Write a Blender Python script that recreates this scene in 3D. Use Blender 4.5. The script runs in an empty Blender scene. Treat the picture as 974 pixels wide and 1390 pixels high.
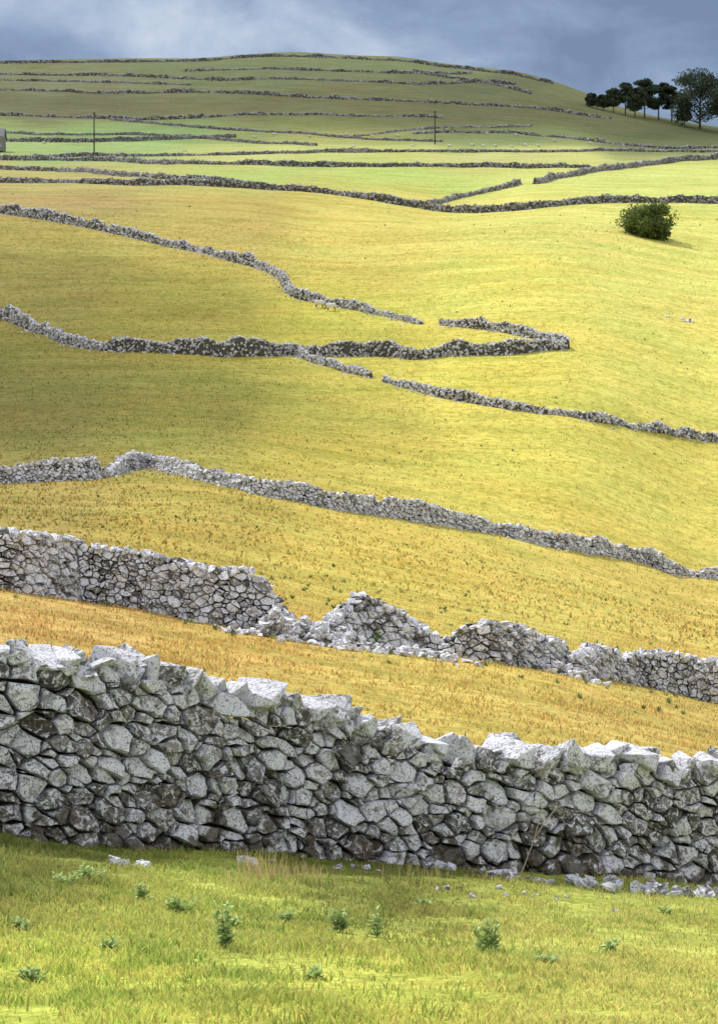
import bpy, bmesh, math, random
import numpy as np
from mathutils import Vector, Matrix, noise as mnoise
rng = np.random.default_rng(7); random.seed(7)
scene = bpy.context.scene
F = 3600.0; CX = 487.0; CY = 695.0      # focal length and frame centre in pixels

# ------------------------------------------------------------------ helpers
def pchip(xk, yk, xq):
    xk = np.asarray(xk, float); yk = np.asarray(yk, float)
    if yk.ndim == 1: yk = yk[:, None]
    h = np.diff(xk)[:, None]; dl = np.diff(yk, axis=0) / h
    m = np.zeros_like(yk)
    a, b = dl[:-1], dl[1:]
    w1 = 2*h[1:]+h[:-1]; w2 = h[1:]+2*h[:-1]
    ok = a*b > 0
    with np.errstate(all='ignore'):
        hm = (w1+w2)/(w1/np.where(ok, a, 1)+w2/np.where(ok, b, 1))
    m[1:-1] = np.where(ok, hm, 0); m[0] = dl[0]; m[-1] = dl[-1]
    i = np.clip(np.searchsorted(xk, xq)-1, 0, len(xk)-2)
    t = ((xq-xk[i])/(xk[i+1]-xk[i]))[:, None]; t = np.clip(t, 0, 1)
    H = h[i]
    return ((2*t**3-3*t**2+1)*yk[i]+(t**3-2*t**2+t)*H*m[i]+(-2*t**3+3*t**2)*yk[i+1]+(t**3-t**2)*H*m[i+1])

def vnoise(x, y, seed=0):
    xi = np.floor(x).astype(np.int64); yi = np.floor(y).astype(np.int64)
    fx = x-xi; fy = y-yi
    fx = fx*fx*fx*(fx*(fx*6-15)+10); fy = fy*fy*fy*(fy*(fy*6-15)+10)
    def h(a, b):
        n = (a*374761393+b*668265263+seed*974634777) & 0x7fffffff
        n = ((n ^ (n >> 13))*1274126177) & 0x7fffffff
        n = n ^ (n >> 16)
        return (n & 0xffff)/32767.5-1
    return (h(xi, yi)*(1-fx)+h(xi+1, yi)*fx)*(1-fy)+(h(xi, yi+1)*(1-fx)+h(xi+1, yi+1)*fx)*fy
def sstep(a, b, x):
    t = np.clip((x-a)/(b-a), 0, 1); return t*t*(3-2*t)

# ------------------------------------------------------------------ terrain model
SK = [(0,85),(100,83),(250,80),(380,72.5),(480,76),(540,79),(600,88),(700,99),(740,109),(800,128),(860,148),(974,170)]
C5 = [0,250,500,750,974]
def r5(*v): return list(zip(C5, v))
ROWS = [
 (3, r5(2880,2880,2880,2880,2880)), (11, r5(1395,1398,1400,1402,1405)),
 (16, r5(1224,1250,1270,1290,1305)), (21, r5(1135,1175,1204,1235,1261)), (24, r5(1080,1124,1152,1182,1208)),
 (30, r5(1007,1043,1079,1115,1145)), (45, r5(879,923,967,1011,1055)),
 (66, r5(800,841,883,927,985)), (90, r5(752,786,829,872,920)),
 (120, r5(715,743,788,835,880)), (200, r5(652,648,700,768,830)),
 (260, r5(560,565,590,600,680)), (310, r5(480,480,487,485,540)),
 (350, r5(430,425,430,415,450)), (450, r5(290,300,318,310,340)),
 (540, [(0,250),(250,252),(500,268),(600,282),(750,271),(974,273)]),
 (700, r5(228,228,228,230,236)), (900, r5(206,205,204,206,210)),
 (1050, r5(181,181,181,187,199)), (1250, [(0,132),(300,131),(500,134),(700,145),(860,167),(974,186)]),
 (1500, SK), (1800, [(a,b+60) for a,b in SK]), (2600, [(a,b+230) for a,b in SK]), (9000, r5(680,680,680,680,680))]
PXS = np.linspace(-320, 1300, 163)
tab = []
for d, pts in ROWS:
    p = np.array(pts, float)
    l = p[0,1]-0.8*(p[1,1]-p[0,1]); r = p[-1,1]+0.8*(p[-1,1]-p[-2,1])*(326/ (p[-1,0]-p[-2,0]))*0.6
    xs = np.r_[-320, p[:,0], 1300]; ys = np.r_[l, p[:,1], r]
    tab.append(pchip(xs, ys, PXS)[:,0])
tab = np.array(tab)
LD = np.linspace(math.log(3), math.log(9000), 1600)
PYT = pchip(np.log([r[0] for r in ROWS]), tab, LD)
VT = (CY-PYT)/F
def ground(x, y):
    x = np.asarray(x, float); y = np.asarray(y, float)
    yy = np.maximum(y, 3.0)
    px = np.clip(CX+F*x/np.maximum(y, .5), -320, 1300)
    fi = (px+320)/10.0; i = np.clip(fi.astype(int), 0, 161); fi = fi-i
    fj = (np.log(np.minimum(yy, 8999))-LD[0])/(LD[1]-LD[0]); j = np.clip(fj.astype(int), 0, 1598); fj = fj-j
    v = (VT[j,i]*(1-fi)+VT[j,i+1]*fi)*(1-fj)+(VT[j+1,i]*(1-fi)+VT[j+1,i+1]*fi)*fj
    z = v*yy
    z = np.where(y < 3, -1.7+(z+1.7)*np.clip(y/3, 0, 1), z)
    ang = np.abs(np.arctan2(x, y))
    W = 1-sstep(0.7, 1.45, ang)
    z = z*W+(-1.75)*(1-W)
    r = np.hypot(x, y)
    z = z+0.03*vnoise(x/1.1, y/1.1, 1)+0.04*vnoise(x/4, y/4, 2)*sstep(8, 30, r)
    z = z+0.16*vnoise(x/9, y/14, 3)*sstep(80, 200, r)+0.55*vnoise(x/38, y/45, 4)*sstep(150, 400, r)
    z = z+.10*vnoise(x/16, y/2.6+.3*vnoise(x/14, y/14, 12), 13)*sstep(150, 260, r)
    z = z+1.6*vnoise(x/90, y/90, 5)*sstep(600, 1200, r)
    return z
DS = np.exp(np.linspace(math.log(8), math.log(1560), 4000))
def locate(px, py):
    """ground point seen at this pixel position"""
    u = (px-CX)/F
    g = CY-F*ground(u*DS, DS)/DS
    k = np.where(g <= py)[0]
    i = k[0] if len(k) else int(np.argmin(g))
    i = max(i, 1)
    if len(k):
        t = (g[i-1]-py)/max(g[i-1]-g[i], 1e-6); d = DS[i-1]+(DS[i]-DS[i-1])*min(max(t,0),1)
    else: d = DS[i]
    return u*d, d
def zg(x, y): return float(ground(np.array([x]), np.array([y]))[0])

# ------------------------------------------------------------------ mesh accumulation
class Acc:
    def __init__(s): s.v=[]; s.l=[]; s.t=[]; s.m=[]; s.c=[]; s.n=0
    def add(s, V, loops, tot, mat, col):
        V = np.asarray(V, float).reshape(-1,3); s.v.append(V)
        s.l.append(np.asarray(loops, np.int64)+s.n); s.t.append(np.asarray(tot, np.int64))
        s.m.append(np.full(len(tot), mat) if np.isscalar(mat) else np.asarray(mat))
        col = np.asarray(col, float)
        if col.ndim == 1: col = np.tile(col, (len(V),1))
        s.c.append(col); s.n += len(V)
    def build(s, name, mats, smooth=False):
        V = np.concatenate(s.v); L = np.concatenate(s.l); T = np.concatenate(s.t); M = np.concatenate(s.m); C = np.concatenate(s.c)
        me = bpy.data.meshes.new(name)
        me.vertices.add(len(V)); me.vertices.foreach_set('co', V.astype(np.float32).ravel())
        me.loops.add(len(L)); me.loops.foreach_set('vertex_index', L.astype(np.int32))
        me.polygons.add(len(T)); st = np.r_[0, np.cumsum(T)[:-1]]
        me.polygons.foreach_set('loop_start', st.astype(np.int32))
        try: me.polygons.foreach_set('loop_total', T.astype(np.int32))
        except Exception: pass
        me.polygons.foreach_set('material_index', M.astype(np.int32))
        me.polygons.foreach_set('use_smooth', np.full(len(T), smooth))
        me.update(calc_edges=True)
        ca = me.color_attributes.new('Col', 'FLOAT_COLOR', 'POINT')
        if C.shape[1] == 3: C = np.c_[C, np.ones(len(C))]
        ca.data.foreach_set('color', C.astype(np.float32).ravel())
        for m in mats: me.materials.append(m)
        ob = bpy.data.objects.new(name, me); scene.collection.objects.link(ob)
        return ob

# ------------------------------------------------------------------ materials
def newmat(name):
    m = bpy.data.materials.new(name); m.use_nodes = True
    nt = m.node_tree; b = nt.nodes['Principled BSDF']; b.inputs['Roughness'].default_value = .9
    b.inputs['Specular IOR Level'].default_value = .15
    return m, nt, b
def N(nt, t, **k):
    n = nt.nodes.new(t)
    for a, b in k.items(): setattr(n, a, b)
    return n
def mixc(nt, fac, a, b, mode='MIX'):
    n = N(nt, 'ShaderNodeMix', data_type='RGBA', blend_type=mode)
    for s, v in ((n.inputs[0], fac), (n.inputs[6], a), (n.inputs[7], b)):
        if isinstance(v, (int, float)): s.default_value = v
        elif isinstance(v, tuple): s.default_value = (*v, 1)
        else: nt.links.new(v, s)
    return n.outputs[2]
def noise(nt, vec, scale, detail=4, rough=.55, dist=0):
    n = N(nt, 'ShaderNodeTexNoise'); n.inputs['Scale'].default_value = scale
    n.inputs['Detail'].default_value = detail; n.inputs['Roughness'].default_value = rough
    n.inputs['Distortion'].default_value = dist
    nt.links.new(vec, n.inputs['Vector']); return n.outputs['Fac']
def ramp(nt, fac, stops):
    n = N(nt, 'ShaderNodeValToRGB'); e = n.color_ramp.elements
    while len(e) < len(stops): e.new(.5)
    for el, (p, c) in zip(e, stops):
        el.position = p; el.color = (c, c, c, 1) if isinstance(c, (int, float)) else (*c, 1)
    nt.links.new(fac, n.inputs[0]); return n.outputs[0]
def math_(nt, op, a, b=None, clamp=False):
    n = N(nt, 'ShaderNodeMath', operation=op, use_clamp=clamp)
    for i, v in enumerate((a, b)):
        if v is None: continue
        if isinstance(v, (int, float)): n.inputs[i].default_value = v
        else: nt.links.new(v, n.inputs[i])
    return n.outputs[0]
def objco(nt): return N(nt, 'ShaderNodeTexCoord').outputs['Object']
def attr(nt):
    a = N(nt, 'ShaderNodeAttribute', attribute_name='Col'); s = N(nt, 'ShaderNodeSeparateColor')
    nt.links.new(a.outputs['Color'], s.inputs[0]); return a.outputs['Color'], s.outputs

def stone_mat(name, sc, lo, hi, moss=True, bump=.012, lich=.75, dk=.85):
    m, nt, b = newmat(name); co = objco(nt); _, s = attr(nt)
    lo3 = (lo*1.05, lo, lo*.93); hi3 = (hi*.98, hi*.985, hi*1.05)
    base = mixc(nt, s[0], lo3, hi3)
    warm = mixc(nt, math_(nt, 'MULTIPLY', s[2], .55), base, (.36,.31,.24), 'MIX')
    n1 = noise(nt, co, sc*.8, 3, .7, .6)
    sh = math_(nt, 'MULTIPLY', math_(nt, 'SUBTRACT', s[0], .5), .15)
    c = mixc(nt, ramp(nt, math_(nt, 'ADD', n1, sh), [(.39,dk),(.48,0)]), warm, (.075,.068,.06))
    n2 = noise(nt, co, sc*1.1, 4, .7, 1.1)
    c = mixc(nt, ramp(nt, math_(nt, 'ADD', n2, sh), [(.475,0),(.515,lich)]), c, (.82,.84,.89))
    n3 = noise(nt, co, sc*4, 3, .65)
    c = mixc(nt, ramp(nt, n3, [(.56,0),(.63,.8)]), c, (.08,.075,.07))
    if moss:
        n4 = noise(nt, co, sc*.30, 4, .65)
        hgt = math_(nt, 'ADD', math_(nt, 'MULTIPLY', s[1], -2.4), math_(nt, 'ADD', math_(nt, 'MULTIPLY', n4, 6.0), -2.6))
        mm = ramp(nt, hgt, [(.0,0),(.35,.85)])
        c = mixc(nt, mm, c, mixc(nt, n2, (.03,.024,.012), (.14,.105,.06)))
    nt.links.new(c, b.inputs['Base Color'])
    bp = N(nt, 'ShaderNodeBump'); bp.inputs['Strength'].default_value = 1; bp.inputs['Distance'].default_value = bump
    nt.links.new(noise(nt, co, sc*1.1, 5, .72), bp.inputs['Height']); nt.links.new(bp.outputs[0], b.inputs['Normal'])
    return m
M_ST1 = stone_mat('limestone_near', 13, .17, .60, True, .08, .92)
M_ST2 = stone_mat('limestone_mid', 7, .15, .62, False, .08, .85)
M_ST3 = stone_mat('limestone_far', 2.4, .14, .54, False, .05, .55)
M_ST4 = stone_mat('limestone_distant', .8, .11, .32, False, .1, .25, .4)
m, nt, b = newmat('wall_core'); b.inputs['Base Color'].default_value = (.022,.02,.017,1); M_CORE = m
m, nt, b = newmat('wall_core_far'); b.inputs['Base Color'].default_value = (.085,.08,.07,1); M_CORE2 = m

def foliage_mat(name, trans=.35, var=.35):
    m, nt, b = newmat(name); col, s = attr(nt)
    nt.links.new(col, b.inputs['Base Color']); b.inputs['Roughness'].default_value = .7
    tr = N(nt, 'ShaderNodeBsdfTranslucent'); nt.links.new(col, tr.inputs[0])
    mx = N(nt, 'ShaderNodeMixShader'); mx.inputs[0].default_value = trans
    nt.links.new(b.outputs[0], mx.inputs[1]); nt.links.new(tr.outputs[0], mx.inputs[2])
    nt.links.new(mx.outputs[0], nt.nodes['Material Output'].inputs[0]); return m
M_GRASS = foliage_mat('grass_blades', .4)
M_LEAF = foliage_mat('leaves', .3)
m, nt, b = newmat('bark'); nt.links.new(ramp(nt, noise(nt, objco(nt), 4), [(.3,(.05,.04,.03)),(.7,(.13,.11,.09))]), b.inputs['Base Color']); M_BARK = m

# ground colour field (grass type / dryness, with some shade and haze painted in)
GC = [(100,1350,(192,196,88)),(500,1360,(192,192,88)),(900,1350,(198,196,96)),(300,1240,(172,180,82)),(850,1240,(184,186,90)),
 (0,1160,(130,136,64)),(500,1190,(130,134,64)),  # darker strip at the wall foot: its shadow painted into the grass
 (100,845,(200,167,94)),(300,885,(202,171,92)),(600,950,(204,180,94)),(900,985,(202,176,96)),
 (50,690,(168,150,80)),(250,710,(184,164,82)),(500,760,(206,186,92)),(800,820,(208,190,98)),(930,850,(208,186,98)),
 (50,560,(144,138,72)),(250,560,(154,148,72)),(450,590,(190,177,82)),(700,640,(210,196,92)),(900,680,(214,200,98)),  # left points darker: grass hue plus cloud shade put into the colour
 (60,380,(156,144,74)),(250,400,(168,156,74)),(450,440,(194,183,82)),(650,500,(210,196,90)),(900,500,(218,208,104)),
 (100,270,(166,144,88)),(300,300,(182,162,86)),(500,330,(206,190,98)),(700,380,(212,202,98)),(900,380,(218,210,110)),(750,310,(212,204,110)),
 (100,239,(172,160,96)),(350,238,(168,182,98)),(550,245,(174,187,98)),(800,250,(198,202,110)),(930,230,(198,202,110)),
 (100,200,(144,164,100)),(400,212,(182,184,108)),(700,213,(186,184,112)),(200,178,(148,172,104)),(700,190,(142,154,96)),(900,190,(122,128,84)),(560,160,(134,132,88)),  # upper fields paler and greyer: distance haze mixed into the greens
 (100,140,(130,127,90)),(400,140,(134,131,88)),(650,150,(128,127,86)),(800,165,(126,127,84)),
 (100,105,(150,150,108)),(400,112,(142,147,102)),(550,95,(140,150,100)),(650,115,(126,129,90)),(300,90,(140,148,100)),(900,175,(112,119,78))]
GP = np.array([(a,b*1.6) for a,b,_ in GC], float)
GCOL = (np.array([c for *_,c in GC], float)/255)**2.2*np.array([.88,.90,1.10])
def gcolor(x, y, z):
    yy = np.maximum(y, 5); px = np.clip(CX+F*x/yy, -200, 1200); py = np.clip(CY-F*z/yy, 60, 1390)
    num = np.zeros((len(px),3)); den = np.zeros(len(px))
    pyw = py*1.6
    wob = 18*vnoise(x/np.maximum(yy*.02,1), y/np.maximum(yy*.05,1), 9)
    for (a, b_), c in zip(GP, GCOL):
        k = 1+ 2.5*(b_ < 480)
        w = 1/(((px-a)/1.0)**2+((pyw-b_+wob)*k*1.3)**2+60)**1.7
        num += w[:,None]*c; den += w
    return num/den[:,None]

m, nt, b = newmat('pasture'); M_GROUND = m
co = objco(nt); col, s = attr(nt)
mp = N(nt, 'ShaderNodeMapping'); mp.inputs['Scale'].default_value = (.35, 1, 1); nt.links.new(co, mp.inputs[0])
st = mp.outputs[0]
c = mixc(nt, ramp(nt, noise(nt, co, .05, 4, .6, .4), [(.38,0),(.66,.8)]), col, mixc(nt, 1.0, col, (1.04,.90,.86), 'MULTIPLY'))
c = mixc(nt, ramp(nt, noise(nt, st, .16, 4, .7, .3), [(.42,0),(.62,1)]), c, mixc(nt, 1.0, c, (.74,.80,.68), 'MULTIPLY'))
mp2 = N(nt, 'ShaderNodeMapping'); mp2.inputs['Scale'].default_value = (.10, .75, .1); mp2.inputs['Rotation'].default_value = (0,0,.12); nt.links.new(co, mp2.inputs[0])
c = mixc(nt, ramp(nt, noise(nt, mp2.outputs[0], .55, 3, .6, .5), [(.455,0),(.50,.35),(.545,0)]), c, mixc(nt, 1.0, c, (.66,.7,.62), 'MULTIPLY'))
c = mixc(nt, ramp(nt, noise(nt, co, 1.1, 4, .8), [(.44,0),(.62,1)]), c, mixc(nt, 1.0, c, (.62,.66,.56), 'MULTIPLY'))
c = mixc(nt, ramp(nt, noise(nt, co, 5, 3, .8), [(.40,.8),(.5,0),(.62,.9)]), c, mixc(nt, 1.0, c, (.58,.62,.54), 'MULTIPLY'))
c = mixc(nt, 1.0, c, (1.24,1.24,1.24), 'MULTIPLY')
nt.links.new(c, b.inputs['Base Color']); b.inputs['Specular IOR Level'].default_value = .05
bp = N(nt, 'ShaderNodeBump'); bp.inputs['Strength'].default_value = 1; bp.inputs['Distance'].default_value = .2
nt.links.new(noise(nt, co, 1.6, 4, .85), bp.inputs['Height']); nt.links.new(bp.outputs[0], b.inputs['Normal'])

# ------------------------------------------------------------------ terrain sheet
th_in = np.linspace(-.175, .175, 460)
th_out = .175+(np.linspace(0, 1, 71)[1:]**2)*(math.pi-.175)
th = np.r_[-th_out[::-1], th_in, th_out][1:]
rr = np.exp(np.linspace(math.log(.6), math.log(8500), 900))
R, T = np.meshgrid(rr, th, indexing='ij')
X = (R*np.sin(T)).ravel(); Y = (R*np.cos(T)).ravel()
Z = ground(X, Y); nr, nc = R.shape
idx = np.arange(nr*nc).reshape(nr, nc); nx = np.roll(idx, -1, axis=1)
q = np.stack([idx[:-1], nx[:-1], nx[1:], idx[1:]], -1).reshape(-1,4)
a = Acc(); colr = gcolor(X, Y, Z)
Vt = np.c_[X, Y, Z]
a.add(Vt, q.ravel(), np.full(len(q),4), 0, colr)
a.add([[0,0,-1.7]], [], [], 0, np.array([.2,.25,.05]))
k = a.n-1
tri = np.stack([np.full(nc,k), nx[0], idx[0]], -1)
a.l.append(tri.ravel()); a.t.append(np.full(nc,3)); a.m.append(np.zeros(nc))
terrain = a.build('ground', [M_GROUND], True)

# ------------------------------------------------------------------ rock hulls
def hull(npt, pr, bev):
    bm = bmesh.new()
    for i in range(npt):
        v = Vector((random.uniform(-1,1), random.uniform(-1,1), random.uniform(-1,1)))
        mx = max(abs(v.x), abs(v.y), abs(v.z)); v = v*(1/mx)*.5 if random.random() < pr else v.normalized()*.5
        v *= random.uniform(.85, 1.0); bm.verts.new(v)
    bmesh.ops.convex_hull(bm, input=bm.verts)
    for v in [v for v in bm.verts if not v.link_faces]: bm.verts.remove(v)
    if bev: bmesh.ops.bevel(bm, geom=bm.edges[:], offset=bev, segments=1, affect='EDGES')
    bm.normal_update(); bm.verts.index_update()
    r = (np.array([v.co[:] for v in bm.verts]), [[v.index for v in f.verts] for f in bm.faces])
    bm.free(); return r
HULLS = [hull(random.choice((10,11,12,14)), .85, .018) for k in range(24)]
HLOW = [hull(9, 1, 0) for k in range(12)]
def rocks(acc, P, S, yaw, tilt, mat, hgt, low=False, shade=None):
    H = HLOW if low else HULLS
    n = len(P); P = np.asarray(P, float); S = np.asarray(S, float)
    which = rng.integers(0, len(H), n)
    cy, sy = np.cos(yaw), np.sin(yaw); ct, st_ = np.cos(tilt), np.sin(tilt)
    for k in range(len(H)):
        sel = np.where(which == k)[0]
        if not len(sel): continue
        V, Fc = H[k]
        L = np.concatenate([np.array(f) for f in Fc]); tt = np.array([len(f) for f in Fc])
        v = V[None]*S[sel][:,None,:]
        x = v[...,0]*ct[sel][:,None]-v[...,2]*st_[sel][:,None]; z = v[...,0]*st_[sel][:,None]+v[...,2]*ct[sel][:,None]; y = v[...,1]
        X2 = x*cy[sel][:,None]-y*sy[sel][:,None]; Y2 = x*sy[sel][:,None]+y*cy[sel][:,None]
        W = np.stack([X2, Y2, z], -1)+P[sel][:,None,:]
        m_ = len(V); off = (np.arange(len(sel))*m_)[:,None]
        c0 = rng.random(len(sel)) if shade is None else np.clip(shade+.35*rng.standard_normal(len(sel)), 0, 1)
        col = np.stack([c0, np.full(len(sel), hgt) if np.isscalar(hgt) else np.asarray(hgt)[sel], rng.random(len(sel))**2], -1)
        acc.add(W.reshape(-1,3), (L[None]+off).ravel(), np.tile(tt, len(sel)), mat, np.repeat(col, m_, axis=0))

# ------------------------------------------------------------------ wall path
class Path:
    def __init__(s, pts, win=None, ds=.25):
        P = [locate(p[0], p[1]) for p in pts]
        P = np.array(P); H = np.array([(p[1]-p[2])*q_[1]/F for p, q_ in zip(pts, P)])
        seg = np.r_[0, np.cumsum(np.hypot(*np.diff(P, axis=0).T))]
        n = max(int(seg[-1]/ds), 8); S = np.linspace(0, seg[-1], n)
        x = np.interp(S, seg, P[:,0]); y = np.interp(S, seg, P[:,1]); h = np.interp(S, seg, H)
        w = max(int((win if win else seg[-1]/len(pts)*.25)/ds), 1)|1
        if w > 1 and w//2 < n-2:
            ker = np.ones(w)/w; pad = w//2
            f = lambda a_: np.convolve(np.r_[2*a_[0]-a_[pad:0:-1], a_, 2*a_[-1]-a_[-2:-pad-2:-1]], ker, 'valid')
            x, y = f(x), f(y)
            if win: x, y = f(x), f(y)
        s.S = np.r_[0, np.cumsum(np.hypot(np.diff(x), np.diff(y)))]; s.x, s.y = x, y; s.h = h; s.L = s.S[-1]
        s.z = ground(x, y)
        tx = np.gradient(x, s.S); ty = np.gradient(y, s.S); l = np.hypot(tx, ty)+1e-9
        s.nx = ty/l; s.ny = -tx/l
    def at(s, q): 
        f = lambda a_: np.interp(q, s.S, a_)
        return f(s.x), f(s.y), f(s.z), f(s.nx), f(s.ny)
    def H(s, q): return np.interp(q, s.S, s.h)
    def map(s, q, t, off, hb, ht, side):
        x, y, z, a_, b_ = s.at(q); H = np.maximum(s.H(q), .3)
        half = hb+(ht-hb)*np.clip(t/H, 0, 1)
        o = side*(half+off)
        return np.c_[x+a_*o, y+b_*o, z+t]

def clip(poly, nx_, ny_, c):
    out = []; n = len(poly)
    for i in range(n):
        a_, b_ = poly[i-1], poly[i]
        da = a_[0]*nx_+a_[1]*ny_-c; db = b_[0]*nx_+b_[1]*ny_-c
        if (da <= 0) != (db <= 0):
            t = da/(da-db); out.append((a_[0]+(b_[0]-a_[0])*t, a_[1]+(b_[1]-a_[1])*t))
        if db <= 0: out.append(b_)
    return out

def face_stones(acc, path, cell, asp, side, mat, hb, ht, cap, detail, protr):
    """irregular packed stones (power diagram) over one wall face"""
    A = asp; rh = cell*.86
    Hm = path.h.max()+.3; rows = int((Hm+.3)*A/rh)+1; cols = int(path.L/cell)+1
    gx = (np.arange(cols)[None]+.5+(np.arange(rows)%2)[:,None]*.5+rng.uniform(-.55,.55,(rows,cols)))*cell
    gy = (np.arange(rows)[:,None]+rng.uniform(-.55,.55,(rows,cols)))*rh-.25*A
    gw = (rng.random((rows,cols))**2.5)*cell*cell*1.0
    SV=[]; LP=[]; TT=[]; CC=[]; base=0
    for j in range(rows):
        for i in range(cols):
            x0, y0, w0 = gx[j,i], gy[j,i], gw[j,i]
            hh = float(path.H(x0))-cap
            if y0/A > hh+rng.uniform(-.05,.04): continue
            B = cell*1.7
            poly = [(x0-B,y0-B),(x0+B,y0-B),(x0+B,y0+B),(x0-B,y0+B)]
            for jj in range(max(j-2,0), min(j+3,rows)):
                for ii in range(max(i-2,0), min(i+3,cols)):
                    if ii==i and jj==j: continue
                    dx = gx[jj,ii]-x0; dy = gy[jj,ii]-y0
                    c_ = (gx[jj,ii]**2+gy[jj,ii]**2-gw[jj,ii]-x0*x0-y0*y0+w0)/2
                    poly = clip(poly, dx, dy, c_)
                    if len(poly) < 3: break
                if len(poly) < 3: break
            if len(poly) < 3: continue
            p = np.array(poly); p[:,1] /= A
            cx, cy = p.mean(0)
            if p[:,0].max()-p[:,0].min() < .03: continue
            if detail:
                q_ = []
                for e in range(len(p)):
                    a_, b_ = p[e], p[(e+1)%len(p)]; ln = np.hypot(*(b_-a_))
                    if ln < .02: continue
                    q_.append(a_)
                    if ln > .07:
                        mpt = (a_+b_)/2+rng.uniform(-1,1,2)*ln*.09; q_.append(mpt)
                if len(q_) < 3: continue
                p = np.array(q_)
            n = len(p); v = p-[cx,cy]; r = np.hypot(v[:,0], v[:,1])+1e-6
            gap = cell*rng.uniform(.03,.11)
            rot = rng.normal(0,.10); cr, sr = math.cos(rot), math.sin(rot)
            v = np.c_[v[:,0]*cr-v[:,1]*sr, v[:,0]*sr+v[:,1]*cr]
            p1 = [cx,cy]+v*np.clip((1-gap/r), .3, 1)[:,None]
            sz = r.mean()
            pr = rng.uniform(-1,1)*protr; ta, tb = rng.normal(0,.26), rng.uniform(-.70,.28)
            k2 = rng.uniform(.80,.97)
            v1 = p1-[cx,cy]
            p2 = [cx,cy]+v1*(k2+rng.uniform(-.14,.02,(n,1)))
            o1 = pr+ta*v1[:,0]+tb*v1[:,1]-sz*rng.uniform(.08,.42,n)
            v2 = p2-[cx,cy]
            o2 = pr+ta*v2[:,0]+tb*v2[:,1]+rng.uniform(-1,1,n)*sz*.09
            rings = [np.c_[p1, np.full(n,-.16 if detail else -.12)], np.c_[p1, o1], np.c_[p2, o2]]
            q3 = np.array([[cx+rng.uniform(-.5,.5)*sz, cy+rng.uniform(-.5,.5)*sz, pr+sz*rng.uniform(-.05,.14)]])
            P3 = np.concatenate(rings+[q3])
            ar = np.arange(n); nxt = (ar+1)%n
            f1 = np.stack([ar, nxt, nxt+n, ar+n], -1); f2 = f1+n
            f3 = np.stack([ar+2*n, nxt+2*n, np.full(n,3*n)], -1)
            if side < 0: f1 = f1[:,::-1]; f2 = f2[:,::-1]; f3 = f3[:,::-1]
            SV.append(P3); LP.append(np.r_[f1.ravel(), f2.ravel(), f3.ravel()]+base); TT.append(np.r_[np.full(2*n,4), np.full(n,3)])
            CC.append(np.tile([rng.random()**.8, max(cy,0), rng.random()**2.2], (len(P3),1))); base += len(P3)
    P3 = np.concatenate(SV)
    acc.add(path.map(P3[:,0], P3[:,1], P3[:,2], hb, ht, side), np.concatenate(LP), np.concatenate(TT), mat, np.concatenate(CC))

def core(acc, path, hb, ht, drop, mat, ds=.3, jag=0, closed=True):
    n = max(int(path.L/ds), 4); s_ = np.linspace(0, path.L, n)
    H = np.maximum(path.H(s_)-drop+jag*rng.uniform(-1,1,n), .05)
    rows = []
    for side, t, hw in ((1,-.5,hb),(1,None,ht),(-1,None,ht),(-1,-.5,hb)):
        x, y, z, a_, b_ = path.at(s_); tt = np.full(n, t) if t is not None else H+jag*.5*rng.uniform(-1,1,n)
        o = side*(hw+jag*.3*rng.uniform(-1,1,n)); rows.append(np.c_[x+a_*o, y+b_*o, z+tt])
    V = np.stack(rows, 1).reshape(-1,3); i = np.arange(n-1)*4
    q_ = np.concatenate([np.stack([i+k, i+4+k, i+4+(k+1)%4, i+(k+1)%4], -1) for k in range(3)])
    q_ = np.r_[q_, [[0,1,2,3]], [[4*n-1,4*n-2,4*n-3,4*n-4]]]
    acc.add(V, q_.ravel(), np.full(len(q_),4), mat, np.array([.35,.8,.2]))

def caps(acc, path, ht, spacing, size, mat, low=False, tl=.40, up=.42):
    s_ = []; q_ = 0
    while q_ < path.L:
        s_.append(q_); q_ += spacing*rng.uniform(.55,1.4)
    s_ = np.array(s_); n = len(s_)
    x, y, z, a_, b_ = path.at(s_); H = path.H(s_)
    sx = size*rng.uniform(.7,1.5,n); sz = size*rng.uniform(.7,1.55,n); sy = np.full(n, ht*2+.05)*rng.uniform(.8,1.2,n)
    yaw = np.arctan2(a_, -b_)+rng.normal(0,.35,n)
    o = rng.uniform(-.03,.07,n)
    P = np.c_[x+a_*o, y+b_*o, z+H-size*up+(sz-size)*.2]
    rocks(acc, P, np.c_[sx,sy,sz], yaw, rng.normal(.12,tl,n), mat, 1.0, low, .75)

# near wall
W1 = [(-150,1113,862),(0,1135,874),(60,1139,874),(130,1143,880),(200,1147,902),(300,1151,926),(400,1156,943),(460,1159,962),(500,1161,975),(600,1169,1000),(700,1176,1014),(800,1182,1012),(900,1188,1016),(974,1193,1010),(1130,1206,1010)]
p1 = Path(W1, win=2.2, ds=.15); a = Acc()
core(a, p1, .22, .12, .30, 1)
face_stones(a, p1, .155, 1.3, 1, 0, .36, .24, .17, True, .045)
face_stones(a, p1, .24, 1.3, -1, 0, .36, .23, .20, False, .04)
caps(a, p1, .26, .19, .25, 0)
n = 70; xs = rng.uniform(0, p1.L, n); X_, Y_, Z_, A_, B_ = p1.at(xs); o = rng.uniform(.0,.25,n)
rocks(a, np.c_[X_+A_*o, Y_+B_*o, Z_+p1.H(xs)-.20], rng.uniform(.08,.2,(n,3)), rng.uniform(0,6,n), rng.normal(0,.5,n), 0, 1.0, shade=.6)
a.build('dry_stone_wall', [M_ST1, M_CORE])

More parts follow.
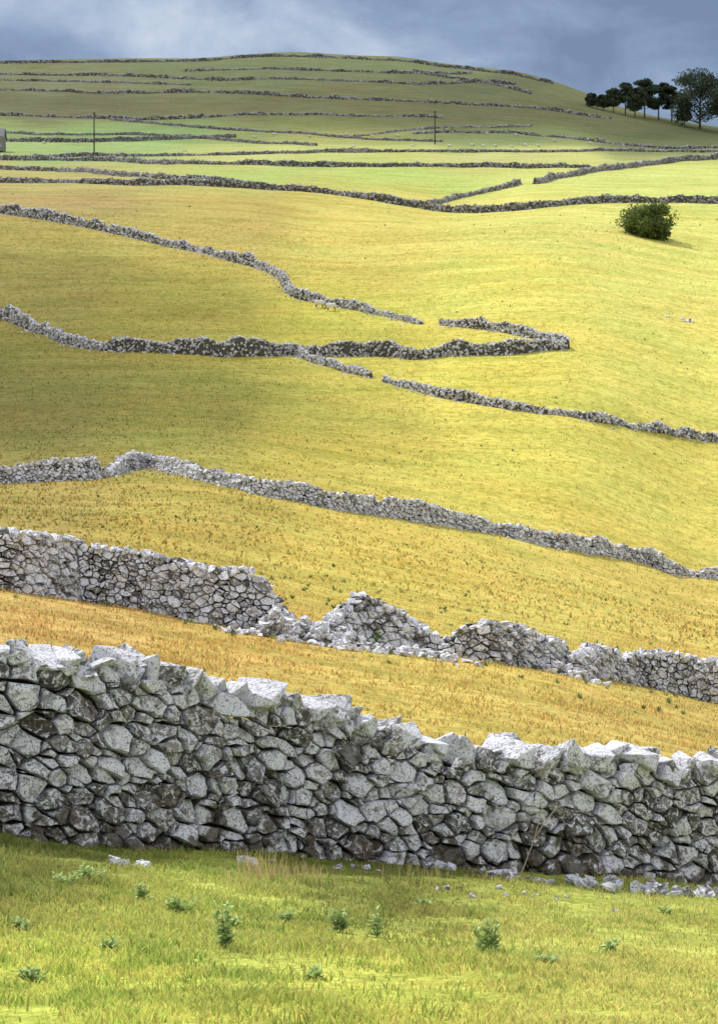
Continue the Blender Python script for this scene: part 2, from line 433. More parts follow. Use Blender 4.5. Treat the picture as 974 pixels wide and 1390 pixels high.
# second wall
W2 = [(-120,785,703),(0,801,717),(40,806,722),(100,813,730),(200,828,748),(290,846,768),(340,855,768),(360,859,790),(385,862,822),(400,866,842),(440,869,848),(455,870,832),(485,872,803),(500,874,806),(530,878,822),(560,881,842),(590,886,860),(605,889,866),(625,892,850),(660,898,843),(700,903,848),(735,908,862),(760,911,872),(768,914,888),(785,917,886),(800,918,876),(825,921,878),(840,924,890),(860,928,882),(900,938,882),(940,947,890),(974,955,896),(1090,975,915)]
p2 = Path(W2, ds=.2); a = Acc()
core(a, p2, .22, .12, .28, 1)
face_stones(a, p2, .19, 1.35, 1, 0, .36, .22, .12, False, .06)
face_stones(a, p2, .34, 1.3, -1, 0, .36, .22, .12, False, .05)
caps(a, p2, .22, .19, .19, 0)
n = 300; xs = rng.uniform(0, p2.L, n); X_, Y_, Z_, A_, B_ = p2.at(xs); o = rng.uniform(-.2,.3,n)
rocks(a, np.c_[X_+A_*o, Y_+B_*o, Z_+p2.H(xs)-.12], rng.uniform(.1,.28,(n,3)), rng.uniform(0,6,n), rng.normal(0,.4,n), 0, 1.0, shade=.6)
def rubble(acc, px, py, n, sp, size, mat, ht=.5):
    x0, y0 = locate(px, py); r = np.abs(rng.normal(0,1,n)); th_ = rng.uniform(0,6.28,n)
    X_ = x0+r*np.cos(th_)*sp; Y_ = y0+r*np.sin(th_)*sp*.6
    Z_ = ground(X_, Y_)+np.maximum(0, ht*(1-r/1.3))*rng.random(n)
    s_ = size*rng.uniform(.5,1.4,(n,3)); s_[:,2] *= .7
    rocks(acc, np.c_[X_,Y_,Z_+s_[:,2]*.2], s_, rng.uniform(0,6,n), rng.normal(0,.4,n), mat, 1.0, shade=.65)
rubble(a, 415, 872, 200, .9, .24, 0, .6); rubble(a, 460, 875, 130, .8, .24, 0, .4); rubble(a, 375, 866, 90, .6, .24, 0, .8)
rubble(a, 585, 893, 60, .8, .24, 0, .2); rubble(a, 770, 918, 60, .6, .24, 0, .4); rubble(a, 520, 885, 60, 1.2, .2, 0, .1)
a.build('dry_stone_wall', [M_ST2, M_CORE])

# third wall (two runs)
for pts in ([(-60,658,630),(0,657,629),(50,655,627),(100,652,624),(128,649,624),(138,648,637),(148,646,638),(165,640,620),(190,634,612),(205,632,614),(235,640,624),(270,652,632),(310,661,641),(350,672,650),(400,680,658),(450,691,667),(480,695,668),(508,698,672),(514,700,684),(525,701,675),(560,706,682),(600,713,687),(640,719,697),(655,722,704),(665,723,712),(685,727,709),(720,737,716),(760,745,725),(800,750,731),(850,759,738),(880,766,744),(905,778,757),(925,780,769),(942,781,775)],
            [(945,783,777),(958,784,770),(974,786,770),(1060,790,772)]):
    p = Path(pts, ds=.5); a = Acc()
    jg = 1+.14*vnoise(p.S/4, p.S*0, 41)+.14*vnoise(p.S/1.3, p.S*0, 42); p.h = p.h*jg
    core(a, p, .3, .16, .3, 1)
    face_stones(a, p, .26, 1.3, 1, 0, .36, .22, .10, False, .08)
    caps(a, p, .24, .28, .26, 0, True)
    n = int(p.L*6); xs = rng.uniform(0, p.L, n); X_, Y_, Z_, A_, B_ = p.at(xs); o = rng.uniform(-.35,.35,n)
    rocks(a, np.c_[X_+A_*o, Y_+B_*o, Z_+p.H(xs)*rng.uniform(.75,1.0,n)], rng.uniform(.12,.38,(n,3)), rng.uniform(0,6,n), rng.normal(0,.4,n), 0, 1.0, True)
    n = int(p.L*3); xs = rng.uniform(0, p.L, n); X_, Y_, Z_, A_, B_ = p.at(xs); o = .4+np.abs(rng.normal(0,.5,n)); X_ = X_+A_*o; Y_ = Y_+B_*o
    rocks(a, np.c_[X_, Y_, ground(X_,Y_)], rng.uniform(.12,.3,(n,3)), rng.uniform(0,6,n), rng.normal(0,.4,n), 0, 1.0, True)
    a.build('dry_stone_wall', [M_ST2, M_CORE])

def far_wall(pts, size, dens, mat, corem, jag=.12, ds=.6, thick=.35, hs=1.0, rag=.2, spill=1.5):
    p = Path(pts, ds=ds); a = Acc()
    sd = rng.integers(1,999)
    p.h = p.h*hs*np.clip(1+rag*vnoise(p.S/9, p.S*0+3, sd)+rag*vnoise(p.S/2.6, p.S*0+5, sd+1)+rag*.5*vnoise(p.S/1.1, p.S*0+5, sd+2), .25, 1.5)
    core(a, p, thick*.8, thick*.5, .15, 1, ds, jag)
    n = int(p.L*dens); xs = rng.uniform(0, p.L, n); X_, Y_, Z_, A_, B_ = p.at(xs); tt = rng.uniform(-.02,.97,n)
    H = p.H(xs); o = (thick-(thick*.35)*tt)*np.where(rng.random(n) < .8, 1, -1)
    rocks(a, np.c_[X_+A_*o, Y_+B_*o, Z_+H*tt-size*.25], size*rng.uniform(.6,1.35,(n,3)), rng.uniform(0,6,n), rng.normal(0,.3,n), 0, tt, True)
    n = int(p.L*dens*.35); xs = rng.uniform(0, p.L, n); X_, Y_, Z_, A_, B_ = p.at(xs); o = rng.uniform(-1,1,n)*thick*.5
    rocks(a, np.c_[X_+A_*o, Y_+B_*o, Z_+p.H(xs)-size*rng.uniform(.1,.7,n)], size*rng.uniform(.6,1.4,(n,3)), rng.uniform(0,6,n), rng.normal(0,.4,n), 0, 1.0, True, .8)
    n = int(p.L*spill); xs = rng.uniform(0, p.L, n); X_, Y_, Z_, A_, B_ = p.at(xs); o = thick+np.abs(rng.normal(0,.8,n)); X_ = X_+A_*o; Y_ = Y_+B_*o
    rocks(a, np.c_[X_, Y_, ground(X_,Y_)], size*rng.uniform(.4,1.0,(n,3)), rng.uniform(0,6,n), rng.normal(0,.4,n), 0, 1.0, True, .8)
    return a.build('dry_stone_wall', [mat, corem])
mid = [
 [(-60,405,391),(0,432,416),(50,450,433),(90,466,448),(110,472,457),(140,476,464),(152,477,456),(180,477,455),(260,480,463),(300,485,463),(350,483,463),(400,482,466),(440,484,472),(500,483,466),(545,485,468),(552,488,474),(570,488,474),(600,484,465),(650,482,463),(700,481,460),(735,476,459),(768,475,460)],
 [(598,441,430),(640,445,431),(680,450,437),(710,456,442),(730,460,450),(752,464,452),(770,474,459)],
 [(395,478,472),(415,488,478),(440,496,486),(470,505,496),(503,513,505)],
 [(522,518,508),(560,528,517),(600,540,528),(650,548,538),(700,557,548),(742,562,556)],
 [(745,562,556),(800,571,562),(835,576,566),(848,577,573)],[(850,580,572),(900,587,577),(912,590,584),(935,594,582),(974,600,590),(1050,610,600)],
 [(-60,283,270),(0,290,277),(60,298,285),(110,307,295),(180,322,310),(235,336,323),(270,342,330),(300,350,339),(350,364,351),(368,370,360),(382,380,366),(392,398,380),(400,404,390),(430,411,399),(470,419,408),(500,425,414),(540,433,424),(572,440,431)],
]
for k, w in enumerate(mid): far_wall(w, .34, 22, M_ST3, M_CORE2, .10, .5, .35, 1.0, .24)
far = [
 [(-60,247,238),(0,248,239),(100,249,240),(200,252,242),(300,254,244),(400,259,249),(450,264,254),(520,275,265),(560,281,271),(600,287,276),(650,289,278),(700,286,275),(760,279,268),(820,275,265),(900,275,264),(974,276,264),(1060,278,266)],
 [(-60,228,221),(0,230,223),(80,233,226),(150,238,231),(220,243,236),(330,250,243)],
 [(-40,217,209),(60,218,211),(150,219,212),(250,223,216),(400,226,219),(550,226,219),(700,228,221),(800,229,222)],
 [(580,279,271),(630,268,261),(665,260,253),(705,250,242)],
 [(725,250,240),(770,240,232),(850,228,220),(910,221,213),(974,216,208),(1050,212,204)],
 [(40,216,210),(130,212,207),(300,211,207),(420,208,204),(500,204,200)],
 [(440,207,202),(700,207,203),(974,206,202),(1040,206,202)],
 [(-40,191,186),(60,193,187),(130,193,187),(220,190,184),(320,186,181)],
 [(-40,179,176),(60,184,180),(200,184,180),(300,190,185),(430,198,194)],
 [(150,163,160),(250,172,168),(400,181,177),(500,190,186),(600,193,189)],
]
for w in far: far_wall(w, .55, 8, M_ST4, M_CORE2, .14, 1.2, .4, .9, .18, .4)
dist = [
 [(-40,157,153),(120,161,157),(200,163,159),(260,161,156),(330,156,152)],
 [(560,182,179),(700,181,177),(760,187,183),(850,198,194),(900,202,198),(980,201,197)],
 [(-40,121,118),(150,127,123),(300,126,121),(420,133,129),(520,137,133),(640,143,139),(760,152,148),(830,162,158)],
 [(-40,100,97),(150,103,99),(300,110,106),(420,108,105),(560,115,111),(650,112,108),(700,116,112)],
 [(-40,88,85),(200,84,80),(380,77,73),(480,80,76),(540,83,79),(620,93,89),(700,103,98),(750,114,109)],
 [(250,97,94),(400,95,92),(540,100,96),(640,100,97)],
 [(480,186,183),(580,175,172),(720,172,169)],[(-40,107,104),(130,112,109),(260,116,113)],
 [(560,98,94),(640,110,107),(720,128,124)],[(330,156,152),(480,158,155),(600,160,157)],
]
for w in dist: far_wall(w, .9, 3, M_ST4, M_CORE2, .25, 2.5, .45, .9, .4, .1)

# fallen stones near the front wall
a = Acc()
for px, py, n, sp, sz in ((160,1174,5,.10,.13),(188,1176,4,.10,.10),(615,1182,8,.3,.12),(692,1192,5,.12,.14),(790,1202,8,.2,.15),(840,1208,9,.35,.14),(890,1212,9,.25,.16),(950,1216,7,.2,.14),(735,1197,7,.3,.08),(500,1180,6,.3,.08),(330,1170,5,.3,.08),(600,1207,6,.6,.06),(750,1220,7,.6,.06)):
    rubble(a, px, py, n, sp, sz, 0, .0)
a.build('fallen_stones', [M_ST1])

# ------------------------------------------------------------------ grass
def blades(name, n, dlo, dhi, hlo, hhi, wid, mix, power=1.0, dens_noise=1.0, pxr=(-160,1130), gain=1.0, tint=(1,1,1), patch=0):
    u = (rng.uniform(*pxr, n)-CX)/F; y = dlo+(dhi-dlo)*rng.random(n)**power; x = u*y
    keep = rng.random(n) < np.clip(.55+dens_noise*(vnoise(x/.35, y/.5, 21)*.6+vnoise(x/1.7, y/2.5, 22)*.5), .08, 1)
    x, y = x[keep], y[keep]; n = len(x); z = ground(x, y)
    tus = sstep(.25, .8, vnoise(x/.16, y/.22, 25)+.45*vnoise(x/1.3, y/1.9, 26))*patch
    h = rng.uniform(hlo, hhi, n)*(1+.6*vnoise(x/.6, y/.6, 23))*(1+.7*tus); w = wid*rng.uniform(.6,1.4,n)
    az = rng.uniform(0, 2*math.pi, n); lean = rng.uniform(.2,1.3,n)*h
    lx = np.cos(az)*lean; ly = np.sin(az)*lean; f = rng.uniform(0, math.pi, n); wx = np.cos(f)*w; wy = np.sin(f)*w*.5
    V = np.stack([np.c_[x-wx,y-wy,z-.01], np.c_[x+wx,y+wy,z-.01], np.c_[x+wx*.7+lx*.35,y+wy*.7+ly*.35,z+h*.6], np.c_[x-wx*.7+lx*.35,y-wy*.7+ly*.35,z+h*.6], np.c_[x+lx,y+ly,z+h]], 1)
    L = np.array([0,1,2,3, 3,2,4])[None]+(np.arange(n)*5)[:,None]
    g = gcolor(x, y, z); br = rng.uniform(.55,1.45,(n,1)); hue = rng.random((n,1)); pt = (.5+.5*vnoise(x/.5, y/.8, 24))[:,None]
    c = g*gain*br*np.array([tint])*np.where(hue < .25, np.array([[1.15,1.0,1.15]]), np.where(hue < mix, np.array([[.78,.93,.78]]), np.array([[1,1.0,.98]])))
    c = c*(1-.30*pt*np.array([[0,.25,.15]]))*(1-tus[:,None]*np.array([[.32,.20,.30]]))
    a = Acc(); a.add(V.reshape(-1,3), L.ravel(), np.tile([4,3], n), 0, np.repeat(np.clip(c,0,.85), 5, axis=0))
    return a.build(name, [M_GRASS])
blades('foreground_grass', 290000, 9.5, 27, .012, .042, .0045, .5, .9, gain=1.15, tint=(1.04,1,1.2), patch=1)
blades('meadow_grass', 150000, 40, 115, .03, .09, .014, .45, .9, gain=.95)
blades('hillside_grass', 150000, 110, 460, .06, .20, .06, .45, .8, gain=.95)

# ------------------------------------------------------------------ small plants
def leafy(name, px, py, hgt, nst, spread, col, leaf=.035, nl=26):
    x0, y0 = locate(px, py); a = Acc()
    for s_ in range(nst):
        az = random.uniform(0,6.28); h = hgt*random.uniform(.6,1); sp = spread*random.uniform(.1,1)
        tip = Vector((math.cos(az)*sp, math.sin(az)*sp, h)); b0 = Vector((math.cos(az)*sp*.3, math.sin(az)*sp*.3, 0))
        pts = [b0.lerp(tip, t)+Vector((0,0,.02*math.sin(t*3))) for t in (0,.5,1)]
        for i in range(2):
            p, q_ = pts[i], pts[i+1]; w = .003
            a.add([p+Vector((-w,0,0)), p+Vector((w,0,0)), q_+Vector((w*.7,0,0)), q_+Vector((-w*.7,0,0)), p+Vector((0,w,0)), q_+Vector((0,w,0))], [0,1,2,3,1,4,5,2], [4,4], 0, np.array(col)*.8)
        for k in range(nl):
            t = random.uniform(.08,1); p = b0.lerp(tip, t); la = random.uniform(0,6.28); el = random.uniform(-.1,.9)
            ln = leaf*random.uniform(.6,1.4)*(1.25-.6*t); d = Vector((math.cos(la)*math.cos(el), math.sin(la)*math.cos(el), math.sin(el)))
            sd = Vector((-math.sin(la), math.cos(la), random.uniform(-.4,.4)))*ln*.22
            c = np.array(col)*random.uniform(.6,1.5)
            a.add([p, p+d*ln*.5+sd, p+d*ln, p+d*ln*.5-sd], [0,1,2,3], [4], 0, c)
    ob = a.build(name, [M_LEAF]); ob.location = (x0, y0, zg(x0, y0)-.01); return ob
TH = (.36,.46,.18)
for px, py, h, ns, sp, nl in ((305,1288,.26,6,.09,40),(660,1296,.24,7,.09,40),(460,1266,.17,6,.07,30),(245,1240,.12,8,.14,24),(118,1196,.13,7,.15,24),(512,1272,.19,3,.03,30),(195,1222,.12,5,.05,24),(385,1252,.08,6,.09,20),(90,1200,.08,5,.1,20),(45,1330,.06,6,.1,18),(905,1240,.06,5,.09,18),(735,1310,.07,5,.1,18),(315,1262,.09,5,.08,20),(575,1230,.07,5,.08,18),(30,1262,.08,5,.1,18),(425,1330,.07,5,.08,18),(150,1290,.07,5,.08,18),(830,1290,.07,5,.08,18)):
    leafy('thistle_plant', px, py, h, ns, sp, TH, .05, nl)
leafy('nettle_plant', 412, 868, .45, 8, .3, (.20,.38,.09), .14, 20)
leafy('nettle_plant', 505, 876, .4, 8, .35, (.22,.36,.09), .14, 20)
leafy('nettle_plant', 440, 874, .3, 6, .3, (.2,.34,.09), .12, 20)
def stems(name, px, py, n, sp, h, col, w=.0022):
    x0, y0 = locate(px, py); a = Acc()
    x = x0+rng.normal(0,sp,n); y = y0+rng.normal(0,sp,n); z = ground(x,y); hh = h*rng.uniform(.5,1.1,n)
    lx = rng.normal(0,.22,n)*hh; ly = rng.normal(0,.2,n)*hh
    V = np.stack([np.c_[x-w,y,z], np.c_[x+w,y,z], np.c_[x+w+lx*.4,y+ly*.4,z+hh*.6], np.c_[x-w+lx*.4,y+ly*.4,z+hh*.6], np.c_[x+lx,y+ly,z+hh]], 1)
    L = np.array([0,1,2,3, 3,2,4])[None]+(np.arange(n)*5)[:,None]
    a.add(V.reshape(-1,3), L.ravel(), np.tile([4,3], n), 0, np.repeat(np.array(col)*rng.uniform(.6,1.3,(n,1)), 5, axis=0))
    return a.build(name, [M_GRASS])
stems('dry_grass_tuft', 360, 1195, 90, .14, .24, (.46,.36,.18)); stems('dry_grass_tuft', 325, 1205, 60, .16, .14, (.44,.38,.16))
stems('dry_grass_tuft', 410, 1190, 50, .12, .13, (.42,.32,.16)); stems('dry_grass_tuft', 570, 1190, 70, .2, .12, (.38,.34,.14))
stems('dry_grass_tuft', 850, 1220, 110, .4, .10, (.42,.40,.18))
# weeds dotted over the pasture
a = Acc(); n = 1900
px = rng.uniform(-50,1020,n); y = np.exp(rng.uniform(math.log(62), math.log(520), n)); x = (px-CX)/F*y
keep = vnoise(x/12, y/25, 31)+rng.uniform(-.6,.6,n) > .05; x, y = x[keep], y[keep]; z = ground(x, y)
for xi, yi, zi in zip(x, y, z):
    s_ = random.uniform(.07,.19)*(1+yi/500); c = np.array([.15,.19,.06])*random.uniform(.7,1.5)
    for k in range(7):
        az = random.uniform(0,6.28); e = random.uniform(.2,1.3); d = Vector((math.cos(az)*math.cos(e), math.sin(az)*math.cos(e), math.sin(e)))*s_
        sd = Vector((-math.sin(az), math.cos(az), 0))*s_*.2; p = Vector((xi, yi, zi-.02))
        a.add([p-sd*.5, p+d*.5-sd, p+d, p+d*.5+sd, p+sd*.5], [0,1,2,3,4], [5], 0, c)
a.build('pasture_weeds', [M_LEAF])
# dry stick leaning on the front wall
x0, y0 = locate(700, 1181)
cu = bpy.data.curves.new('dry_stick', 'CURVE'); cu.dimensions = '3D'; cu.bevel_depth = .005
for pl in ([(0,-.12,0),(.12,-.02,.28),(.20,.02,.55),(.22,.05,.85)], [(.14,-.02,.34),(.26,-.04,.52),(.34,0,.6)]):
    sp = cu.splines.new('POLY'); sp.points.add(len(pl)-1)
    for q_, pt in zip(pl, sp.points): pt.co = (x0+q_[0], y0+q_[1]-.38, zg(x0,y0)+q_[2], 1); pt.radius = 1-.6*q_[2]
m, nt, b = newmat('dry_wood'); b.inputs['Base Color'].default_value = (.36,.32,.26,1); cu.materials.append(m)
scene.collection.objects.link(bpy.data.objects.new('dry_stick', cu))

# ------------------------------------------------------------------ trees / bush
def cone(a, p, q_, r0, r1, n=7, mat=1):
    p = Vector(p); q_ = Vector(q_); d = (q_-p).normalized(); u = d.orthogonal().normalized(); v = d.cross(u)
    V = [p+(u*math.cos(t)+v*math.sin(t))*r0 for t in [2*math.pi*i/n for i in range(n)]]+[q_+(u*math.cos(t)+v*math.sin(t))*r1 for t in [2*math.pi*i/n for i in range(n)]]
    ar = np.arange(n); a.add(V, np.stack([ar,(ar+1)%n,(ar+1)%n+n,ar+n],-1).ravel(), np.full(n,4), mat, np.array([.1,.1,.1]))
def tree_mesh(name, H, Wd, bare, nclump, nleaf, leaf, col, flat=.5, cr=(.12,.24)):
    a = Acc(); cl = []
    cone(a, (0,0,-.5), (0,0,H*bare), H*.024, H*.017); cone(a, (0,0,H*bare), (random.uniform(-.3,.3),0,H*.85), H*.017, H*.005)
    for k in range(nclump):
        az = random.uniform(0,6.28); t = random.uniform(0,1); zz = H*(bare+(1-bare)*(.08+.82*t)); rad = Wd*.5*math.sin(math.pi*min(.95,(.20+.68*t)))**.6*random.uniform(.2,.9)
        c = Vector((math.cos(az)*rad, math.sin(az)*rad, zz)); cl.append((c, random.uniform(*cr)*Wd, random.uniform(.55,1.5)))
        cone(a, (0,0,max(H*bare*.8, zz-rad*.6)), c, H*.008, H*.002, 5)
    per = nleaf//nclump
    for c, r, sh in cl:
        d = rng.standard_normal((per,3)); d /= np.linalg.norm(d, axis=1)[:,None]; d *= (rng.random((per,1))**.4)*r; d[:,2] *= flat
        P = np.array(c)[None]+d; e1 = rng.standard_normal((per,3)); e1 /= np.linalg.norm(e1,axis=1)[:,None]; e2 = rng.standard_normal((per,3)); e2 -= (e2*e1).sum(1)[:,None]*e1; e2 /= np.linalg.norm(e2,axis=1)[:,None]
        s_ = leaf*rng.uniform(.5,1.3,(per,1)); V = np.stack([P-e1*s_, P+e2*s_*.5, P+e1*s_, P-e2*s_*.5], 1)
        cc = np.array(col)[None]*sh*rng.uniform(.6,1.4,(per,1))
        a.add(V.reshape(-1,3), np.arange(per*4), np.full(per,4), 0, np.repeat(cc,4,axis=0))
    return a.build(name, [M_LEAF, M_BARK])
DK = (.065,.09,.055)
for px, py, top, w, bare in ((848,157,112,34,.27),(874,160,107,40,.27),(893,162,110,34,.28),(911,165,114,26,.34),(949,175,92,76,.12),(990,184,102,58,.18),(832,153,119,24,.26),(861,160,119,30,.28),(818,150,128,18,.2),(928,172,130,20,.2),(803,146,126,16,.2)):
    x0, y0 = locate(px, py); H = (py-top)*y0/F; Wd = w*y0/F
    pine = bare > .25
    t = tree_mesh('pine_tree' if pine else 'sycamore_tree', H, Wd, bare, 26 if pine else 40, 5000 if pine else 8500, .62, DK, .5 if pine else .7, (.14,.26))
    t.location = (x0, y0, zg(x0,y0)-.3)
x0, y0 = locate(880, 322); k = y0/F
t = tree_mesh('hawthorn_bush', 50*k, 82*k, .0, 70, 11000, .26, (.12,.165,.045), .8, (.10,.2)); t.location = (x0, y0, zg(x0,y0)-.6)

# ------------------------------------------------------------------ poles
m, nt, b = newmat('pole_wood'); b.inputs['Base Color'].default_value = (.05,.042,.035,1); M_POLE = m
for px, py, top in ((128,208,152),(590,196,150)):
    x0, y0 = locate(px, py); H = (py-top)*y0/F; a = Acc()
    cone(a, (0,0,-1), (0,0,H), .24, .17, 8, 0); cone(a, (-.6,0,H-.7), (.6,0,H-.7), .06, .06, 6, 0)
    for xx in (-.5,0,.5): cone(a, (xx,0,H-.6), (xx,0,H-.25), .05, .04, 6, 0)
    o = a.build('utility_pole', [M_POLE]); o.location = (x0, y0, zg(x0,y0))

# ------------------------------------------------------------------ barn
x0, y0 = locate(-40, 206); k = y0/F; Wb = 47*k*2*.98; Dp = 9; hE = 5.0; hR = 8.0
par = bpy.data.objects.new('stone_barn', None); scene.collection.objects.link(par); par.location = (x0, y0, zg(x0,y0)-.3)
def part(name, verts, faces, mat):
    me = bpy.data.meshes.new(name); me.from_pydata(verts, [], faces); me.materials.append(mat); o = bpy.data.objects.new(name, me); scene.collection.objects.link(o); o.parent = par
    ca = me.color_attributes.new('Col','FLOAT_COLOR','POINT'); ca.data.foreach_set('color', np.tile([.2,1,.3,1], len(verts)).astype(np.float32)); return o
w = Wb/2; d_ = Dp/2
part('walls', [(-w,-d_,0),(w,-d_,0),(w,d_,0),(-w,d_,0),(-w,-d_,hE),(w,-d_,hE),(w,d_,hE),(-w,d_,hE),(-w,0,hR),(w,0,hR)], [(0,1,5,4),(1,2,6,9,5),(2,3,7,6),(3,0,4,8,7)], M_ST4)
m, nt, b = newmat('slate_roof'); b.inputs['Base Color'].default_value = (.14,.14,.15,1)
e = .4
part('roof', [(-w-e,-d_-e,hE-.3),(w+e,-d_-e,hE-.3),(w+e,0,hR+.1),(-w-e,0,hR+.1),(w+e,d_+e,hE-.3),(-w-e,d_+e,hE-.3)], [(0,1,2,3),(3,2,4,5)], m)
m2, nt, b = newmat('dark_timber'); b.inputs['Base Color'].default_value = (.05,.035,.025,1)
part('door', [(-1.3,-d_-.04,0),(1.3,-d_-.04,0),(1.3,-d_-.04,3),(-1.3,-d_-.04,3)], [(0,1,2,3)], m2)
for i, xx in enumerate((-w*.6, w*.6)): part('window_%d'%(i+1), [(xx-.5,-d_-.04,2),(xx+.5,-d_-.04,2),(xx+.5,-d_-.04,3),(xx-.5,-d_-.04,3)], [(0,1,2,3)], m2)

# ------------------------------------------------------------------ sheep
m, nt, b = newmat('fleece'); nt.links.new(ramp(nt, noise(nt, objco(nt), 9), [(.3,(.5,.47,.41)),(.7,(.8,.77,.7))]), b.inputs['Base Color']); M_FL = m
m, nt, b = newmat('sheep_face'); b.inputs['Base Color'].default_value = (.12,.10,.09,1); M_FC = m
def sheep_mesh(graze):
    vs = [((-.42,0,.66),.20),((-.15,0,.66),.27),((.18,0,.64),.27),((.40,0,.70),.19)]; ed = [(0,1),(1,2),(2,3)]
    def ch(root, pts):
        p = root
        for c, r in pts: vs.append((c, r)); ed.append((p, len(vs)-1)); p = len(vs)-1
        return p
    if graze: hd = ch(3, [((.56,0,.52),.12),((.66,0,.30),.085),((.74,0,.14),.05)])
    else: hd = ch(3, [((.55,0,.86),.12),((.66,0,.95),.09),((.82,0,.88),.055)])
    for sy in (-.13,.13):
        ch(2, [((.30,sy,.42),.075),((.32,sy,.24),.045),((.31,sy,.03),.035)])
        ch(0, [((-.38,sy,.44),.09),((-.46,sy,.26),.045),((-.42,sy,.03),.035)])
    ch(0, [((-.58,0,.62),.05),((-.62,0,.46),.035)])
    hb = hd-1; c = vs[hb][0]
    for sy in (-1,1): ch(hb, [((c[0]-.04,sy*.13,c[2]+.01),.025)])
    me = bpy.data.meshes.new('sheep'); me.from_pydata([v[0] for v in vs], ed, []); o = bpy.data.objects.new('tmp', me); scene.collection.objects.link(o)
    md = o.modifiers.new('s','SKIN')
    for i, v in enumerate(vs): me.skin_vertices[0].data[i].radius = (v[1], v[1]); me.skin_vertices[0].data[i].use_root = (i==1)
    ss = o.modifiers.new('u','SUBSURF'); ss.levels = 2
    dg = bpy.context.evaluated_depsgraph_get(); me2 = bpy.data.meshes.new_from_object(o.evaluated_get(dg)); bpy.data.objects.remove(o)
    me2.materials.clear(); me2.materials.append(M_FL); me2.materials.append(M_FC)
    for p in me2.polygons:
        cc = p.center; p.use_smooth = True
        if cc.z < .36 and cc.x < .5 or cc.x > .57: p.material_index = 1
    return me2
SM = [sheep_mesh(True), sheep_mesh(False)]
for px, py, yaw, k in ((434,418,.3,0),(449,422,3.3,0),(345,188,.5,0),(372,184,2.5,1),(420,187,1,0),(470,184,3,0),(505,187,.2,1),(540,186,2.8,0),(640,199,.4,0),(655,200,3,1),(672,200,1,0),(693,201,0,0),(712,199,3.4,0),(730,200,.8,0),(610,200,2.2,0),(560,200,.2,1),(480,201,3,0),(752,193,1,0),(800,196,3,0),(250,207,0,0),(700,185,.2,0),(660,183,3,0),(60,196,1,0)):
    x0, y0 = locate(px, py); o = bpy.data.objects.new('sheep', SM[k]); scene.collection.objects.link(o)
    o.location = (x0, y0, zg(x0,y0)); o.rotation_euler[2] = yaw; s_ = 1.2; o.scale = (s_,s_,s_)
a = Acc(); rubble(a, 935, 437, 6, .5, .7, 0, .1); rubble(a, 905, 430, 3, .4, .5, 0, .1); a.build('field_boulders', [M_ST2])

# ------------------------------------------------------------------ light
EL, AZ = math.radians(52), math.radians(-42)     # azimuth from +Y toward +X
S = Vector((math.sin(AZ)*math.cos(EL), math.cos(AZ)*math.cos(EL), math.sin(EL)))
sl = bpy.data.lights.new('sun', 'SUN'); sl.energy = 4.7; sl.angle = math.radians(.5); sl.color = (1,.97,.91)
so = bpy.data.objects.new('sun', sl); scene.collection.objects.link(so); so.rotation_euler = S.to_track_quat('Z','Y').to_euler(); so.location = S*300

# translucent clouds out of view, added to throw soft shade on the slopes
def cloud(gx, gy, alt, rx, ry, dens, seed):
    z0 = zg(gx, gy); t = alt/S.z; c = Vector((gx, gy, z0))+S*t
    me = bpy.data.meshes.new('cloud'); bm = bmesh.new(); bmesh.ops.create_icosphere(bm, subdivisions=4, radius=1)
    for v in bm.verts:
        n_ = mnoise.noise(v.co*1.7+Vector((seed,0,0))); v.co *= 1+.25*n_; v.co.z *= .12 if v.co.z < 0 else .3
    for f in bm.faces: f.smooth = True
    bm.to_mesh(me); bm.free(); o = bpy.data.objects.new('cloud', me); scene.collection.objects.link(o); o.location = c; o.scale = (rx, ry, min(rx,ry))
    m, nt, b = newmat('cloud'); co = objco(nt)
    ln = N(nt, 'ShaderNodeVectorMath', operation='LENGTH'); nt.links.new(co, ln.inputs[0])
    e_ = math_(nt, 'ADD', ln.outputs['Value'], math_(nt, 'MULTIPLY', math_(nt, 'SUBTRACT', noise(nt, co, 2.2, 3, .6), .5), 1.1))
    al = math_(nt, 'MULTIPLY', ramp(nt, e_, [(.45,1),(1.0,0)]), dens)
    df = N(nt, 'ShaderNodeBsdfTranslucent'); df.inputs[0].default_value = (.9,.9,.92,1)
    tr = N(nt, 'ShaderNodeBsdfTransparent'); mx = N(nt, 'ShaderNodeMixShader')
    nt.links.new(al, mx.inputs[0]); nt.links.new(tr.outputs[0], mx.inputs[1]); nt.links.new(df.outputs[0], mx.inputs[2])
    nt.links.new(mx.outputs[0], nt.nodes['Material Output'].inputs[0]); me.materials.append(m)
cloud(-20, 1340, 520, 440, 340, .68, 1)
cloud(-54, 300, 330, 62, 110, .55, 5)

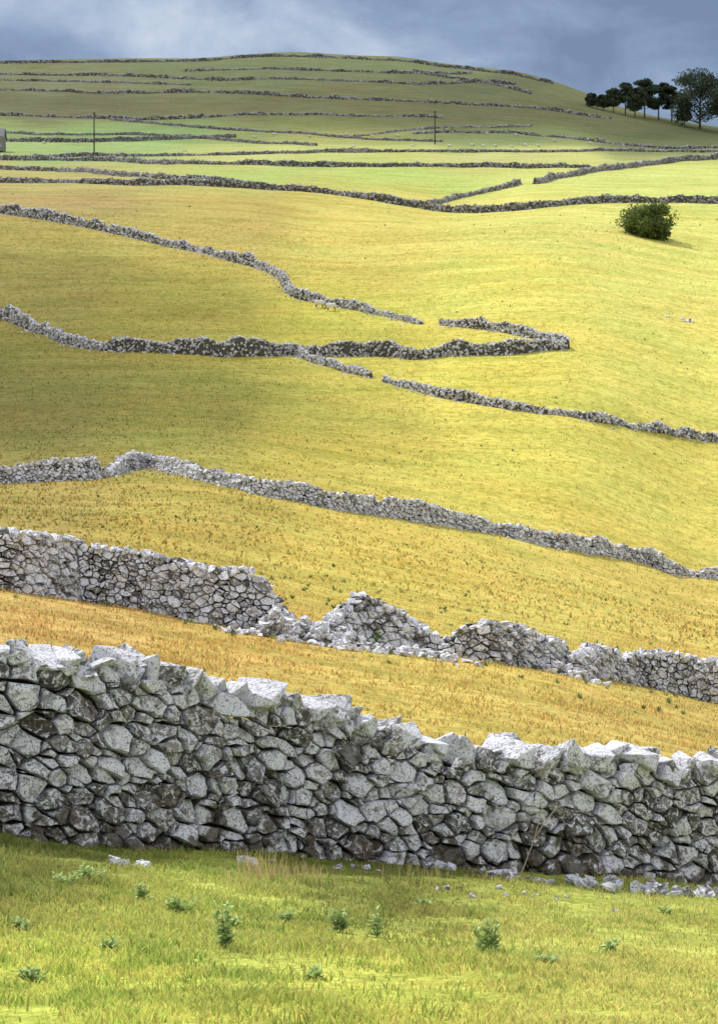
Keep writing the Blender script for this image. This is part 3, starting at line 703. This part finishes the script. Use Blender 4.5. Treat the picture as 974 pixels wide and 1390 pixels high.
# ------------------------------------------------------------------ world
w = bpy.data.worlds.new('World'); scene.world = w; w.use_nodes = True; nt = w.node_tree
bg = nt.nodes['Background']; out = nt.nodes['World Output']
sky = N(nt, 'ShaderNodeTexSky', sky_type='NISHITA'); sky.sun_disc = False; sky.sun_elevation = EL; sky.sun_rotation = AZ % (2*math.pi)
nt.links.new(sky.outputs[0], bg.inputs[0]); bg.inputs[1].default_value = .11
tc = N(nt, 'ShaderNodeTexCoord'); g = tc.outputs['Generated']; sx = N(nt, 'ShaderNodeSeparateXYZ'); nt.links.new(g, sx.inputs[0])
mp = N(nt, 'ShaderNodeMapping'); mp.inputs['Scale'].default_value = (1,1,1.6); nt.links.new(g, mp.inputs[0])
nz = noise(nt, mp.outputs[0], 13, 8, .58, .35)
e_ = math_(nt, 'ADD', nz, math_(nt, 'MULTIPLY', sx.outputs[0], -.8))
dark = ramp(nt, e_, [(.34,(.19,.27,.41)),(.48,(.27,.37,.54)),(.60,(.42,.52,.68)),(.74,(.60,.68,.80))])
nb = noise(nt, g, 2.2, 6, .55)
bright = ramp(nt, nb, [(.36,(.42,.50,.70)),(.54,(1.45,1.44,1.52))])  # bright cloud outside the view, added to light the wall faces
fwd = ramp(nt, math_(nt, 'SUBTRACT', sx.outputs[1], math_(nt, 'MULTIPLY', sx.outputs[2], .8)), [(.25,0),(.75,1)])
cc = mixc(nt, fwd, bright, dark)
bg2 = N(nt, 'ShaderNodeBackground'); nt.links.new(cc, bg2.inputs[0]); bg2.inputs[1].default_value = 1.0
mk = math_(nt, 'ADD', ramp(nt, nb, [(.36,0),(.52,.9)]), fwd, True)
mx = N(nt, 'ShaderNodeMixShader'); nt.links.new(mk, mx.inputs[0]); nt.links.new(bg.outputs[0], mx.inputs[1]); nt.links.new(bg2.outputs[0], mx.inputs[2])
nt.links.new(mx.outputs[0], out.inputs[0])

# ------------------------------------------------------------------ camera
cam = bpy.data.cameras.new('camera'); co_ = bpy.data.objects.new('camera', cam); scene.collection.objects.link(co_); scene.camera = co_
cam.sensor_fit = 'VERTICAL'; cam.sensor_height = 36; cam.lens = 36*F/1390; cam.clip_start = .1; cam.clip_end = 20000
co_.location = (0,0,0); co_.rotation_euler = (math.radians(90),0,0)
scene.view_settings.view_transform = 'Standard'; scene.view_settings.look = 'None'; scene.view_settings.exposure = 0
